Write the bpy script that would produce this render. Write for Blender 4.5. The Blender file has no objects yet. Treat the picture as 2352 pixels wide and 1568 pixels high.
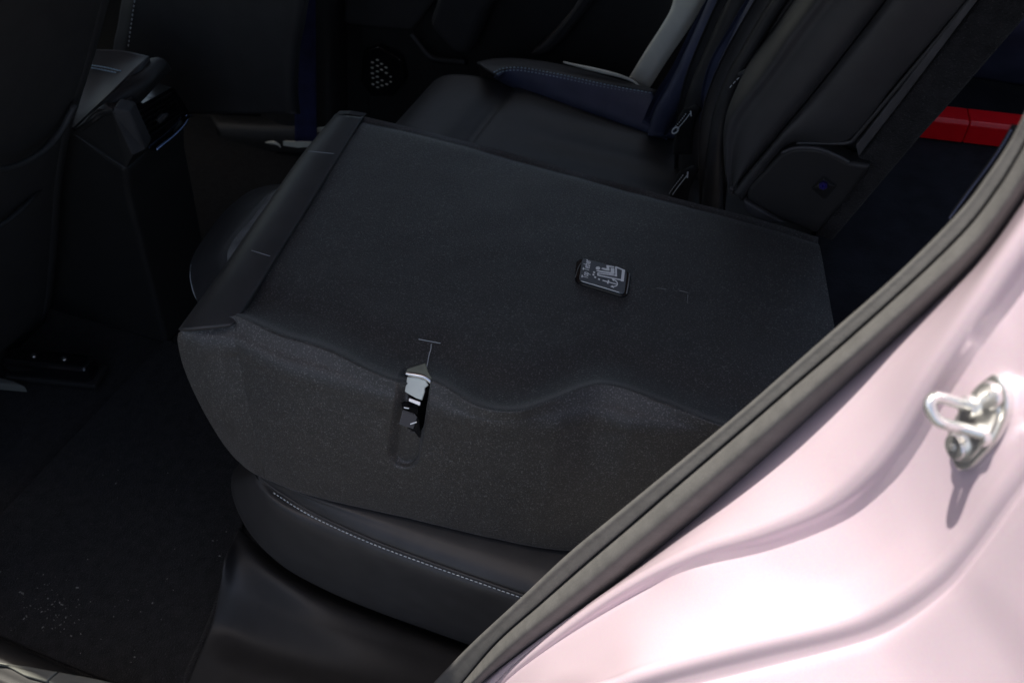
import bpy, bmesh, math, random
from mathutils import Vector, noise
random.seed(7)

# ------------------------------------------------------------------ camera, sky, sun, exposure
scene = bpy.context.scene
CAM = Vector((0.0, 0.0, 1.32))
PITCH, YAW, FPX = math.radians(45), math.radians(22), 2200.0     # focal length in units of a 2352 wide frame
cd = bpy.data.cameras.new('camera'); co = bpy.data.objects.new('camera', cd)
scene.collection.objects.link(co); scene.camera = co
co.location = CAM; co.rotation_euler = (math.pi/2 - PITCH, 0, YAW)
cd.sensor_width = 36; cd.lens = 36*FPX/2352; cd.clip_start = .02; cd.clip_end = 500
cd.dof.use_dof = True; cd.dof.focus_distance = 1.1; cd.dof.aperture_fstop = 9

SUN_TRAVEL = Vector((0.44, 0.0, -1.0)).normalized()
to_sun = -SUN_TRAVEL
world = bpy.data.worlds.new('World'); scene.world = world; world.use_nodes = True
wn = world.node_tree; bg = wn.nodes['Background']
sky = wn.nodes.new('ShaderNodeTexSky'); sky.sky_type = 'NISHITA'; sky.sun_disc = False
sky.sun_elevation = math.asin(to_sun.z); sky.sun_rotation = math.atan2(to_sun.x, to_sun.y)
sky.dust_density = 2.0; sky.air_density = .5; sky.ozone_density = .3
wn.links.new(sky.outputs[0], bg.inputs[0]); bg.inputs[1].default_value = 0.15
sd = bpy.data.lights.new('sun', 'SUN'); so = bpy.data.objects.new('sun', sd); scene.collection.objects.link(so)
sd.energy = 4.6; sd.angle = math.radians(.5); sd.color = (1, .995, .985)
so.rotation_euler = SUN_TRAVEL.to_track_quat('-Z', 'Y').to_euler(); so.location = (0, -2, 6)
vs = scene.view_settings
vs.view_transform = 'Standard'; vs.look = 'None'; vs.exposure = 1.06
vs.use_white_balance = True; vs.white_balance_temperature = 7350; vs.white_balance_tint = 10; vs.gamma = 1; vs.use_curve_mapping = False

# ------------------------------------------------------------------ measuring: sight lines cut with the planes of the car
FW = Vector((-math.sin(YAW)*math.cos(PITCH), math.cos(YAW)*math.cos(PITCH), -math.sin(PITCH)))
RT = Vector((math.cos(YAW), math.sin(YAW), 0)); UP = RT.cross(FW)
def sight(u, v): return FW + RT*((u-1176)/FPX) - UP*((v-784)/FPX)
def H(u, v, z): d = sight(u, v); return CAM + d*((z-CAM.z)/d.z)          # on a height z
def D(u, v, y): d = sight(u, v); return CAM + d*((y-CAM.y)/d.y)          # on a depth y (across the car)
def PL(u, v, p, n): d = sight(u, v); return CAM + d*((p-CAM).dot(n)/d.dot(n))
def px(P): d = P-CAM; w = d.dot(FW); return (1176+FPX*d.dot(RT)/w, 784-FPX*d.dot(UP)/w)
def crop(x0, y0, s):                                                      # reading of an enlarged detail
    return lambda a, b: ((x0+a/s)*.9378, (y0+b/s)*.9378)

# ------------------------------------------------------------------ materials
def mat(name, col, rough=.5, metal=0, spec=.5, bump=None, speck=None, sheen=0, coat=0, alpha=None, var=.25, vscale=30, flake=None):
    m = bpy.data.materials.new(name); m.use_nodes = True
    t = m.node_tree; n = t.nodes; l = t.links; b = n['Principled BSDF']
    b.inputs['Base Color'].default_value = (*col, 1); b.inputs['Roughness'].default_value = rough
    b.inputs['Metallic'].default_value = metal; b.inputs['Specular IOR Level'].default_value = spec
    b.inputs['Sheen Weight'].default_value = sheen; b.inputs['Sheen Roughness'].default_value = .45
    b.inputs['Coat Weight'].default_value = coat; b.inputs['Coat Roughness'].default_value = .06
    tc = n.new('ShaderNodeTexCoord')
    nz = n.new('ShaderNodeTexNoise'); nz.inputs['Scale'].default_value = vscale; nz.inputs['Detail'].default_value = 5
    l.new(tc.outputs['Object'], nz.inputs['Vector'])
    mr = n.new('ShaderNodeMapRange'); mr.inputs[3].default_value = 1-var; mr.inputs[4].default_value = 1+var
    mr.inputs[1].default_value = .3; mr.inputs[2].default_value = .7
    l.new(nz.outputs[0], mr.inputs[0])
    mx = n.new('ShaderNodeMix'); mx.data_type = 'RGBA'; mx.blend_type = 'MULTIPLY'; mx.inputs[0].default_value = 1
    mx.inputs[6].default_value = (*col, 1); l.new(mr.outputs[0], mx.inputs[7])
    out = mx.outputs[2]
    if speck:
        scale, thr, scol = speck
        v = n.new('ShaderNodeTexNoise'); v.inputs['Scale'].default_value = scale; v.inputs['Detail'].default_value = 2
        v.inputs['Roughness'].default_value = .7
        l.new(tc.outputs['Object'], v.inputs['Vector'])
        r = n.new('ShaderNodeMapRange'); r.inputs[1].default_value = thr; r.inputs[2].default_value = thr+.12
        l.new(v.outputs[0], r.inputs[0])
        m2 = n.new('ShaderNodeMix'); m2.data_type = 'RGBA'; l.new(r.outputs[0], m2.inputs[0])
        l.new(out, m2.inputs[6]); m2.inputs[7].default_value = (*scol, 1); out = m2.outputs[2]
    if flake:
        v = n.new('ShaderNodeTexVoronoi'); v.inputs['Scale'].default_value = flake
        l.new(tc.outputs['Object'], v.inputs['Vector'])
        nm = n.new('ShaderNodeMix'); nm.data_type = 'RGBA'; nm.blend_type = 'OVERLAY'; nm.inputs[0].default_value = .10
        l.new(out, nm.inputs[6]); l.new(v.outputs['Color'], nm.inputs[7]); out = nm.outputs[2]
    l.new(out, b.inputs['Base Color'])
    if bump:
        sc, st, dist = bump
        q = n.new('ShaderNodeTexNoise'); q.inputs['Scale'].default_value = sc; q.inputs['Detail'].default_value = 4
        l.new(tc.outputs['Object'], q.inputs['Vector'])
        bp = n.new('ShaderNodeBump'); bp.inputs['Strength'].default_value = st; bp.inputs['Distance'].default_value = dist
        l.new(q.outputs[0], bp.inputs['Height']); l.new(bp.outputs[0], b.inputs['Normal'])
    if alpha is not None:
        tr = n.new('ShaderNodeBsdfTransparent'); tr.inputs[0].default_value = (.74, .77, .75, 1)
        ms = n.new('ShaderNodeMixShader'); ms.inputs[0].default_value = alpha
        l.new(tr.outputs[0], ms.inputs[1]); l.new(b.outputs[0], ms.inputs[2])
        l.new(ms.outputs[0], n['Material Output'].inputs[0])
    return m
M = dict(
 felt=mat('black_felt', (.0110,.0109,.0107), .48, spec=.85, bump=(800,.8,.0010), speck=(520,.555,(.115,.115,.112)), sheen=.12, var=.3, vscale=45),
 carpet=mat('black_carpet', (.022,.022,.0225), .97, spec=.1, bump=(420,1,.004), speck=(380,.62,(.07,.07,.07)), sheen=.08, var=.25, vscale=60),
 cargo=mat('navy_carpet', (.016,.017,.023), .97, spec=.1, bump=(500,.8,.0015), sheen=.05),
 leather=mat('black_leather', (.034,.034,.035), .46, spec=.45, bump=(650,.22,.0006), var=.12),
 navy=mat('navy_leather', (.058,.068,.118), .5, spec=.4, bump=(600,.25,.0006), var=.15),
 web=mat('navy_webbing', (.026,.030,.090), .8, spec=.2, bump=(900,.4,.0006)),
 blackweb=mat('black_webbing', (.010,.010,.011), .8, spec=.2, bump=(900,.4,.0006)),
 mesh=mat('grey_mesh_fabric', (.24,.245,.24), .9, spec=.2, bump=(1400,.8,.001), speck=(1300,.55,(.06,.06,.06))),
 plastic=mat('black_plastic', (.018,.018,.018), .48, spec=.4, bump=(900,.25,.0005), var=.1),
 soft=mat('soft_plastic', (.026,.026,.027), .55, spec=.4, bump=(900,.3,.0005), var=.12),
 grey=mat('grey_plastic', (.05,.05,.052), .55, spec=.4, bump=(700,.3,.0005)),
 ventblack=mat('satin_black', (.007,.007,.007), .5, spec=.3),
 gloss=mat('gloss_black', (.006,.006,.007), .12, spec=.6),
 rubber=mat('grey_rubber', (.075,.0745,.073), .6, spec=.35, bump=(420,.4,.0009), var=.12, vscale=70, speck=(900,.70,(.22,.22,.21))),
 paint=mat('pink_paint', (.66,.535,.605), .34, metal=.35, spec=.5, coat=.9, var=.03, vscale=8, flake=2600),
 chrome=mat('chrome', (.75,.75,.74), .16, metal=1, var=.1, vscale=90, bump=(160,.12,.001)),
 steel=mat('pale_steel', (.76,.76,.74), .22, metal=.88, var=.06, vscale=120),
 plate=mat('pale_green_steel', (.62,.68,.62), .4, metal=.0, var=.06),
 olive=mat('olive_sheet', (.10,.11,.085), .5, metal=.4),
 label=mat('label_grey', (.11,.122,.13), .38, spec=.5, var=.08),
 white=mat('white_print', (.93,.95,.93), .6, var=.03),
 thread=mat('pale_thread', (.55,.60,.62), .8, var=.1),
 bluethread=mat('pale_blue_thread', (.34,.48,.58), .8, var=.1),
 knit=mat('blue_knit', (.10,.12,.19), .7),
 scuff=mat('brushed_scuff_plate', (.13,.135,.118), .75, metal=.0, var=.12, vscale=18),
 pale=mat('pale_grey_trim', (.70,.71,.62), .7, var=.12, vscale=18, bump=(300,.2,.001)),
 red=mat('red_plastic', (.80,.004,.012), .28, spec=.5, var=.06, coat=.3),
 bluemetal=mat('blue_trim', (.24,.32,.52), .22, metal=1),
 purple=mat('blue_zinc', (.10,.08,.40), .2, metal=1),
 glass=mat('tinted_glass', (.01,.012,.012), .05, alpha=.10),
 rearglass=mat('clear_glass', (.01,.012,.012), .05, alpha=.05),
 seamgrey=mat('grey_thread', (.20,.21,.22), .8),
 dust=mat('dust', (.24,.24,.22), .9, var=.5, vscale=90),
 ground=mat('pavement', (.06,.058,.055), .9, bump=(40,.5,.01), var=.2, vscale=3),
 headliner=mat('headliner', (.06,.06,.058), .95, spec=.1, bump=(600,.4,.001)),
)

# ------------------------------------------------------------------ helpers
COL = scene.collection
BASE = {}
def thing(name, label, cat, loc, group=None):
    o = bpy.data.objects.new(name, None); o.empty_display_size = .05; COL.objects.link(o)
    o.location = loc; o['label'] = label; o['category'] = cat
    if group: o['group'] = group
    BASE[o] = Vector(loc); return o
def obj(name, verts, faces, m, parent=None, smooth=True, kind=None, label=None, cat=None, base=None, sharp=None):
    verts = [Vector(v) for v in verts]
    if parent is not None: b = BASE[parent]
    else:
        xs = [v.x for v in verts]; ys = [v.y for v in verts]
        b = Vector(((min(xs)+max(xs))/2, (min(ys)+max(ys))/2, min(v.z for v in verts))) if base is None else Vector(base)
    me = bpy.data.meshes.new(name)
    me.from_pydata([v-b for v in verts], [], faces)
    bm = bmesh.new(); bm.from_mesh(me); bmesh.ops.recalc_face_normals(bm, faces=bm.faces); bm.to_mesh(me); bm.free()
    me.materials.append(M[m])
    for p in me.polygons: p.use_smooth = smooth
    if sharp and smooth: me.set_sharp_from_angle(angle=math.radians(sharp))
    o = bpy.data.objects.new(name, me); COL.objects.link(o)
    if parent is not None: o.parent = parent
    else: o.location = b
    BASE[o] = b
    if kind: o['kind'] = kind
    if label: o['label'] = label
    if cat: o['category'] = cat
    return o
def thick(o, t, off=-1):
    s = o.modifiers.new('thickness', 'SOLIDIFY'); s.thickness = t; s.offset = off; return o
def bev(o, w, seg=3):
    b = o.modifiers.new('bevel', 'BEVEL'); b.width = w; b.segments = seg; b.limit_method = 'ANGLE'; b.angle_limit = math.radians(35); return o
def catmull(pts, n):
    pts = [Vector(p) for p in pts]
    if len(pts) == 2: return [pts[0].lerp(pts[1], i/(n-1)) for i in range(n)]
    e = [pts[0]*2-pts[1]] + pts + [pts[-1]*2-pts[-2]]
    out = []
    for i in range(n):
        t = i/(n-1)*(len(pts)-1); k = min(int(t), len(pts)-2); t -= k
        a, b, c, d = e[k:k+4]
        out.append(.5*((2*b)+(c-a)*t+(2*a-5*b+4*c-d)*t*t+(3*b-a-3*c+d)*t**3))
    return out
def even(pts, n):                         # resample by arc length
    f = catmull(pts, 40*len(pts)); s = [0]
    for a, b in zip(f, f[1:]): s.append(s[-1]+(b-a).length)
    out = []; k = 0
    for i in range(n):
        t = s[-1]*i/(n-1)
        while k < len(f)-2 and s[k+1] < t: k += 1
        d = s[k+1]-s[k]; out.append(f[k].lerp(f[k+1], (t-s[k])/d if d > 1e-12 else 0))
    return out
def grid(rows):
    nv, nu = len(rows), len(rows[0])
    vs_ = [p for r in rows for p in r]
    fs = [(j*nu+i, j*nu+i+1, (j+1)*nu+i+1, (j+1)*nu+i) for j in range(nv-1) for i in range(nu-1)]
    return vs_, fs
def loft(rows, nu=60, nv=40, linear=False):
    rs = [catmull(r, nu) for r in rows]
    cols = [catmull([r[i] for r in rs], nv) for i in range(nu)]
    return [[cols[i][j] for i in range(nu)] for j in range(nv)]
def tube_geo(path, r, seg=8, flat=1.0, up=Vector((0,0,1)), cap=True):
    vs_, fs = [], []; n = len(path)
    for i, p in enumerate(path):
        t = (path[min(i+1, n-1)]-path[max(i-1, 0)]).normalized()
        a = t.cross(up)
        if a.length < 1e-4: a = t.cross(Vector((1,0,0)))
        a.normalize(); b = a.cross(t)
        rr = r(i/(n-1)) if callable(r) else r
        for k in range(seg):
            w = 2*math.pi*k/seg
            vs_.append(p+a*math.cos(w)*rr+b*math.sin(w)*rr*flat)
    for i in range(n-1):
        for k in range(seg):
            fs.append((i*seg+k, i*seg+(k+1) % seg, (i+1)*seg+(k+1) % seg, (i+1)*seg+k))
    if cap: fs += [tuple(range(seg)), tuple(range((n-1)*seg, n*seg))]
    return vs_, fs
def tube(name, path, r, m, parent=None, n=40, **k):
    kw = {q: k.pop(q) for q in ('seg', 'flat', 'up') if q in k}
    v, f = tube_geo(even(path, n), r, **kw); return obj(name, v, f, m, parent, **k)
def prism(name, poly, off, m, parent=None, **k):     # polygon thickened by the vector off
    n = len(poly); off = Vector(off)
    v = [Vector(p) for p in poly] + [Vector(p)+off for p in poly]
    f = [tuple(range(n)), tuple(range(n, 2*n))] + [(i, (i+1) % n, n+(i+1) % n, n+i) for i in range(n)]
    return obj(name, v, f, m, parent, smooth=k.pop('smooth', False), **k)
def box(name, lo, hi, m, parent=None, **k):
    (a, b, c), (d, e, f) = lo, hi
    return prism(name, [(a,b,c),(d,b,c),(d,e,c),(a,e,c)], (0,0,f-c), m, parent, **k)
def multi(geos):
    V, F = [], []
    for v, f in geos:
        o = len(V); V += list(v); F += [tuple(i+o for i in q) for q in f]
    return V, F
def stitches(name, path, m, parent, pitch=.005, fill=.62, r=.0006, lift=Vector((0,0,.0008)), kind='stuff'):
    L = sum((b-a).length for a, b in zip(path, path[1:])); n = max(2, int(L/pitch))
    pts = even(path, n*10+1); g = []
    for i in range(n):
        a = pts[i*10]; b = pts[i*10+int(10*fill)]
        mid = (a+b)/2; g.append(tube_geo([a+lift*.2, mid+lift, b+lift*.2], r, seg=6))
    v, f = multi(g); return obj(name, v, f, m, parent, kind=kind)
def lerp2(a, b, t): return (a[0]+(b[0]-a[0])*t, a[1]+(b[1]-a[1])*t)
def smooth01(t): t = max(0, min(1, t)); return t*t*(3-2*t)

# ------------------------------------------------------------------ ground and the car around the scene
FL = -.10                                                  # cabin floor height
obj('ground', [(-30,-30,-.48),(30,-30,-.48),(30,30,-.48),(-30,30,-.48)], [(0,1,2,3)], 'ground', kind='structure')
fl = grid([[Vector((-2.5+.0625*i, .37+.051*j, FL-.015+.003*noise.noise(Vector((i*.4,j*.4,0))))) for i in range(41)] for j in range(30)])
o = obj('cabin_floor', *fl, 'carpet', kind='structure'); thick(o, .03, 0)

car = thing('car_body', 'pink painted car body framing the open rear doorway', 'car', (.1, .4, -.3))
# --- door jamb: lines running along the doorway from the sill up over the wheel arch
outer = [(1040,1650),(1110,1568),(1230,1478),(1400,1360),(1560,1230),(1680,1128),(1790,1030),(1880,948),(1960,875),(2050,793),(2150,705),(2260,600),(2350,482),(2420,370)]
lineC = [(1078,1655),(1148,1563),(1268,1462),(1420,1355),(1594,1262),(1750,1210),(1890,1150),(1985,1075),(2060,985),(2135,860),(2230,720),(2310,600),(2400,470),(2480,350)]
lineD = [(1090,1660),(1165,1568),(1288,1475),(1468,1364),(1594,1308),(1780,1262),(1950,1195),(2060,1110),(2130,1020),(2200,900),(2290,770),(2352,690),(2460,540),(2540,420)]
lineF = [(1240,1660),(1330,1600),(1420,1570),(1500,1541),(1718,1483),(1935,1432),(2043,1389),(2152,1317),(2225,1241),(2297,1143),(2370,1050),(2440,940),(2530,800),(2610,680)]
lineG = [(1270,1740),(1360,1690),(1450,1640),(1540,1600),(1740,1550),(1960,1498),(2075,1455),(2190,1375),(2265,1290),(2340,1190),(2410,1090),(2480,980),(2570,840),(2650,720)]
lineH = [(1400,1960),(1500,1900),(1600,1850),(1700,1800),(1850,1760),(2100,1740),(2250,1690),(2380,1600),(2460,1500),(2550,1400),(2620,1280),(2680,1150),(2760,1000),(2840,880)]
def at_depth(line, y, dx=0, dy=0): return [D(u+dx, v+dy, y) for u, v in line]
def between(a, b, t): return [lerp2(p, q, t) for p, q in zip(a, b)]
def at_depths(line, ys): return [D(u, v, y) for (u, v), y in zip(line, ys)]
dC = [.452,.450,.445,.434,.420,.409,.404,.402,.402,.402,.402,.403,.404,.406]
dD = [y-.003 for y in dC]
dM = [(.462+y)/2-.003 for y in dC]
def mixd(t, y1): return [a+(y1-a)*t for a in dD]
JR = [at_depth(outer, .495, -30, -22), at_depth(outer, .464), at_depths(between(outer, lineC, .5), dM), at_depths(between(outer, lineC, .90), [y+.004 for y in dC]), at_depths(between(lineC, lineD, .15), [y-.0015 for y in dC]),
      at_depths(between(lineC, lineD, .5), [y-.002 for y in dC]), at_depths(between(lineC, lineD, .95), dD), at_depths(between(lineD, lineF, .012), [y-.0018 for y in dD]),
      at_depths(between(lineD, lineF, .5), mixd(.5, .352)), at_depths(between(lineD, lineF, .88), mixd(.9, .352)), at_depth(between(lineD, lineF, .99), .3515),
      at_depth(between(lineF, lineG, .4), .3495), at_depth(between(lineF, lineG, .8), .346), at_depth(between(lineF, lineG, 1.15), .340), at_depth(between(lineG, lineH, .45), .322), at_depth(lineH, .298)]
jg = loft(JR, 110, 150)
o = obj('jamb', *grid(jg), 'paint', car); thick(o, .004, 1)
# --- the rest of the shell: shades the cabin, out of frame
def sheet(name, rows, m, t, parent=car, nu=24, nv=12): return thick(obj(name, *grid(loft(rows, nu, nv)), m, parent), t, 1)
def roof_edge(x): return .376 + .05*smooth01((x+1.3)/.2) + .114*smooth01((x+.85)/.35)
xs = [-2.3,-1.6,-1.3,-1.1,-.85,-.65,-.45,-.3,.0,.24]
zr = [1.06,1.16,1.18,1.19,1.20,1.20,1.20,1.20,1.18,1.15]
sheet('roof', [[Vector((x, roof_edge(x), z-.03)) for x, z in zip(xs, zr)], [Vector((x, roof_edge(x)+.08, z+.01)) for x, z in zip(xs, zr)],
               [Vector((x, 1.1, z+.05)) for x, z in zip(xs, zr)], [Vector((x, 1.84, z+.01)) for x, z in zip(xs, zr)], [Vector((x, 1.90, z-.03)) for x, z in zip(xs, zr)]], 'paint', .03)
def slab(name, lo, hi, m): return bev(box(name, lo, hi, m, car), .006, 2)
slab('side_panel', (-2.5,1.86,-.3), (.8,1.90,.46), 'paint')
slab('inner_lining', (-2.5,1.835,-.13), (.76,1.855,.46), 'plastic')
slab('inner_lining', (.735,.46,.36), (.757,1.83,.50), 'plastic')
slab('pillar', (-1.30,1.78,.46), (-1.16,1.84,1.15), 'plastic')
slab('pillar', (-.22,1.78,.46), (.02,1.84,1.15), 'plastic')
slab('window_pane', (-1.16,1.80,.46), (-.22,1.806,1.15), 'glass')
slab('window_pane', (.02,1.80,.46), (.26,1.806,1.13), 'glass')
slab('window_pane', (-2.5,1.80,.46), (-1.30,1.806,1.10), 'glass')
slab('tailgate', (.76,.40,-.3), (.80,1.86,.50), 'paint')
prism('window_pane', [(.745,.50,.50),(.25,.56,1.13),(.25,1.78,1.13),(.745,1.80,.50)], (.006,0,0), 'rearglass', car)
slab('pillar', (-1.36,.36,FL-.05), (-1.24,.44,1.15), 'plastic')
slab('side_panel', (-2.5,.30,-.3), (-1.36,.34,.46), 'paint')
slab('window_pane', (-2.5,.42,.46), (-1.36,.426,1.10), 'glass')
slab('dashboard', (-2.56,.36,-.3), (-2.5,1.86,.46), 'plastic')
prism('windscreen', [(-2.5,.40,.46),(-2.3,.42,1.06),(-2.3,1.76,1.06),(-2.5,1.80,.46)], (-.006,0,0), 'glass', car)
slab('sun_shade', (-2.42,.40,.95), (-2.3,1.78,1.03), 'headliner')
sheet('quarter_panel', [[D(u, v, .298) for u, v in lineH], [D(u, v, .296)+Vector((.10,0,0)) for u, v in lineH], [D(u, v, .40)+Vector((.45,0,.02)) for u, v in lineH], [D(u, v, .42)+Vector((.65,0,.02)) for u, v in lineH]], 'paint', .004, nu=40)

hx, hy = Vector((-1.27,.34,0)), Vector((.40,-.917,0))
ix = Vector((.917,.40,0))
def door_part(name, a, b, z0, z1, m, t0, t1): return bev(prism(name, [hx+hy*q+ix*t0+Vector((0,0,z)) for q, z in ((a,z0),(b,z0),(b,z1),(a,z1))], ix*(t1-t0), m, car), .015, 3)
door_part('open_door', .03, .93, -.22, .48, 'paint', -.09, -.03); door_part('door_lining', .06, .90, -.14, .47, 'plastic', -.028, .03)
door_part('door_glass', .08, .88, .475, .98, 'glass', -.05, -.045); door_part('door_frame', .03, .93, .985, 1.04, 'plastic', -.08, -.03)
# ------------------------------------------------------------------ striker on the jamb
S4 = crop(2220, 880, 4.9)
def nearest_jamb(u, v):
    best = None
    for j in range(2, len(jg)-2, 2):
        for i in range(2, len(jg[0])-2, 2):
            a, b = px(jg[j][i]); q = (a-u)**2+(b-v)**2
            if best is None or q < best[0]: best = (q, j, i)
    _, j, i = best
    n = (jg[j][i+1]-jg[j][i-1]).cross(jg[j+1][i]-jg[j-1][i]).normalized()
    if n.dot(CAM-jg[j][i]) < 0: n = -n
    return jg[j][i], n
sp, sn = nearest_jamb(*S4(850, 760))
def SP(a, b, h): u, v = S4(a, b); return PL(u, v, sp+sn*h, sn)
out_ = [(1010,180),(850,300),(720,450),(600,640),(490,870),(465,1000),(490,1110),(590,1310),(650,1335),(760,1300),(900,1160),(1040,1000),(1150,760),(1195,570),(1180,400),(1100,200)]
pl = even([SP(a, b, .009) for a, b in out_+[out_[0]]], 49)[:-1]
strk = bev(prism('door_striker', pl, -sn*.014, 'steel', car, label='bright steel door latch striker with two bolts'), .0012, 2)
BASE[strk] = BASE[car]
ctr = sum(pl, Vector())/len(pl)
in_ = [ctr+(p-ctr)*.8+sn*.0012 for p in pl]
bev(prism('face_plate', in_, -sn*.003, 'steel', strk), .0008, 2)
def disc(name, c, n, r, h, m, parent, seg=28, dome=.0):
    n = n.normalized(); a = n.orthogonal().normalized(); b = n.cross(a); V, F = [], []
    prof = [(1, 0), (1, h*.75), (.93, h), (.30, h), (.22, h*.4)]
    for rr, hh in prof:
        for k in range(seg):
            w = 2*math.pi*k/seg; V.append(c+(a*math.cos(w)+b*math.sin(w))*r*rr+n*hh)
    for q in range(len(prof)-1):
        for k in range(seg): F.append((q*seg+k, q*seg+(k+1) % seg, (q+1)*seg+(k+1) % seg, (q+1)*seg+k))
    F.append(tuple(range((len(prof)-1)*seg, len(prof)*seg)))
    o_ = obj(name, V, F, m, parent, sharp=40); return o_
for a, b in ((1035,425), (620,1040)):
    c0 = SP(a, b, .010)
    disc('bolt', c0, sn, .0068, .003, 'steel', strk)
h0, h1 = .010, .034
loop = [SP(800,560,h0), SP(600,510,.020), SP(400,455,.030), SP(318,470,h1), SP(280,560,.036), SP(330,690,h1), SP(430,765,.030), SP(650,820,.020), SP(960,905,h0)]
tube('striker_loop', loop, .0030, 'steel', strk, n=60, seg=14)
disc('loop_collar', SP(800,560,.008), sn, .006, .005, 'steel', strk); disc('loop_collar', SP(950,900,.008), sn, .006, .005, 'steel', strk)

# ------------------------------------------------------------------ rubber door seal
inner = [(930,1645),(995,1568),(1080,1480),(1190,1378),(1300,1275),(1400,1192),(1500,1110),(1600,1028),(1700,945),(1800,858),(1900,770),(2060,630),(2200,490),(2270,400),(2320,325),(2352,262),(2392,180)]
groov = [(995,1645),(1060,1568),(1140,1474),(1240,1385),(1340,1297),(1440,1212),(1535,1130),(1630,1049),(1725,968),(1825,882),(1925,797),(2090,650),(2215,528),(2290,432),(2340,352),(2376,283),(2415,200)]
outr2 = [(1050,1645),(1110,1568),(1205,1497),(1310,1425),(1410,1352),(1510,1270),(1600,1196),(1690,1118),(1785,1034),(1880,948),(1975,861),(2120,731),(2245,615),(2320,522),(2375,440),(2415,360),(2450,280)]
SR = [at_depth(inner, .50, 6, 4), at_depth(inner, .468), at_depth(between(inner, groov, .10), .4605), at_depth(between(inner, groov, .45), .4585), at_depth(between(inner, groov, .86), .4565), at_depth(between(inner, groov, .96), .4572),
      at_depth(groov, .4615), at_depth(between(groov, outr2, .05), .4565), at_depth(between(groov, outr2, .14), .4515), at_depth(between(groov, outr2, .45), .4440),
      at_depth(between(groov, outr2, .8), .450), at_depth(between(groov, outr2, .97), .4665), at_depth(outr2, .482, -8, -6), at_depth(outr2, .51, -30, -22)]
o = obj('door_seal', *grid(loft(SR, 140, 70)), 'rubber', label='thick grey rubber seal running diagonally along the pink doorway', cat='seal')

# ------------------------------------------------------------------ cargo area behind the seats
cf = grid([[Vector((.0+.0415*i, .56+.058*j, .390+.003*noise.noise(Vector((i*.5,j*.5,3))))) for i in range(19)] for j in range(23)])
thick(obj('cargo_floor', *cf, 'cargo', kind='structure'), .03, 0)
t = thing('cargo_side_trim', 'dark navy trim lining the far side of the cargo area', 'trim', (.4,1.80,.40))
wr = [[Vector((x, 1.80+.02*math.sin(x*5), .40)) for x in (-.05,.15,.35,.55,.74)], [Vector((x, 1.75, .50)) for x in (-.05,.15,.35,.55,.74)],
      [Vector((x, 1.70+.05*abs(x-.3), .58)) for x in (-.05,.15,.35,.55,.74)], [Vector((x, 1.78, .66)) for x in (-.05,.15,.35,.55,.74)]]
thick(obj('liner', *grid(loft(wr, 40, 24)), 'navy', t), .02)
C3 = crop(1600, 0, 2.5903)
rb = thing('red_bar', 'glossy red plastic bar lying across the cargo area behind the upright seat', 'bar', H(*C3(1900,880), .40))
yb = 1.60
fA, fB = H(*C3(1690,875), .408), H(*C3(2240,940), .408)
ux = (fB-fA).normalized(); fA = fA-ux*.10; fB = fB+ux*.35
w = Vector((0,0,1)).cross(ux).normalized()
jt = fA+ux*((H(*C3(1960,905), .408)-fA).length)
def redseg(a, b):
    hgt, dep = .040, .046
    prof = [(0,0),(0,hgt*.86),(.004,hgt),(dep,hgt*1.0),(dep,0)]
    V = [p+w*q+Vector((0,0,h)) for p in (a, b) for q, h in prof]
    n = len(prof)
    F = [tuple(range(n)), tuple(range(n, 2*n))]+[(i, (i+1) % n, n+(i+1) % n, n+i) for i in range(n)]
    return bev(obj('segment', V, F, 'red', rb, smooth=False), .002, 2)
redseg(fA, jt-ux*.0005); redseg(jt+ux*.0005, fB)
t = thing('cargo_edge_trim', 'dotted blue-grey knitted trim edge beside the rubber seal', 'trim', D(2260,420,.56))
ed = [(2196,505),(2222,470),(2250,432),(2275,400),(2298,368),(2318,338),(2340,300)]
pth = [D(u, v, .56) for u, v in ed]
thick(obj('backing', *grid(loft([[p+Vector((-.004,0,0)) for p in pth], [p+Vector((.05,0,-.01)) for p in pth], [p+Vector((.07,0,-.2)) for p in pth]], 30, 12)), 'blackweb', t), .006)
g = []
for k in range(2):
    q = even([p+Vector((-.004+.006*k,-.001,.0015)) for p in pth], 34)
    for i, p in enumerate(q[:-1]):
        p = p+(q[i+1]-p)*(.5*(k % 2)); d = (q[i+1]-q[i])*.28
        g.append(tube_geo([p-d, p, p+d], .0006, seg=6))
obj('knit_dots', *multi(g), 'knit', t, kind='stuff')

# ------------------------------------------------------------------ folded seat back
back = thing('folded_seat_back', 'black carpeted rear seat back folded flat over its cushion', 'seat back', (-.35,.85,.36))
crestL = [(543,740),(650,785),(760,820),(880,880),(940,893),(1000,893),(1090,945),(1180,960),(1260,938),(1340,907),(1400,902),(1500,932),(1640,987),(1800,1030),(1970,1050)]
farL = [(838,268),(890,280),(950,294),(1020,312),(1060,322),(1100,332),(1170,350),(1240,370),(1310,390),(1390,412),(1450,428),(1560,457),(1700,492),(1800,520),(1880,545)]
botL = [(610,1100),(680,1128),(780,1155),(880,1178),(930,1189),(985,1202),(1060,1220),(1140,1238),(1210,1252),(1290,1263),(1340,1262),(1420,1255),(1540,1250),(1650,1250),(1760,1250)]
wedgeT = [(410,764),(430,754),(455,748),(500,741),(543,740)]
wedgeB = [(548,1058),(556,1066),(568,1076),(588,1089),(610,1100)]
BZ = .286
NC, NT, NS, NW = 360, 90, 80, 46
N_ = catmull([H(u, v, .512) for u, v in crestL], NC); F_ = catmull([H(u, v, .516) for u, v in farL], NC); B_ = catmull([H(u, v, BZ) for u, v in botL], NC)
WT = catmull([H(u, v, .505+.007*k/4) for k, (u, v) in enumerate(wedgeT)], NW); WB = catmull([H(u, v, BZ) for u, v in wedgeB], NW)
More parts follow.
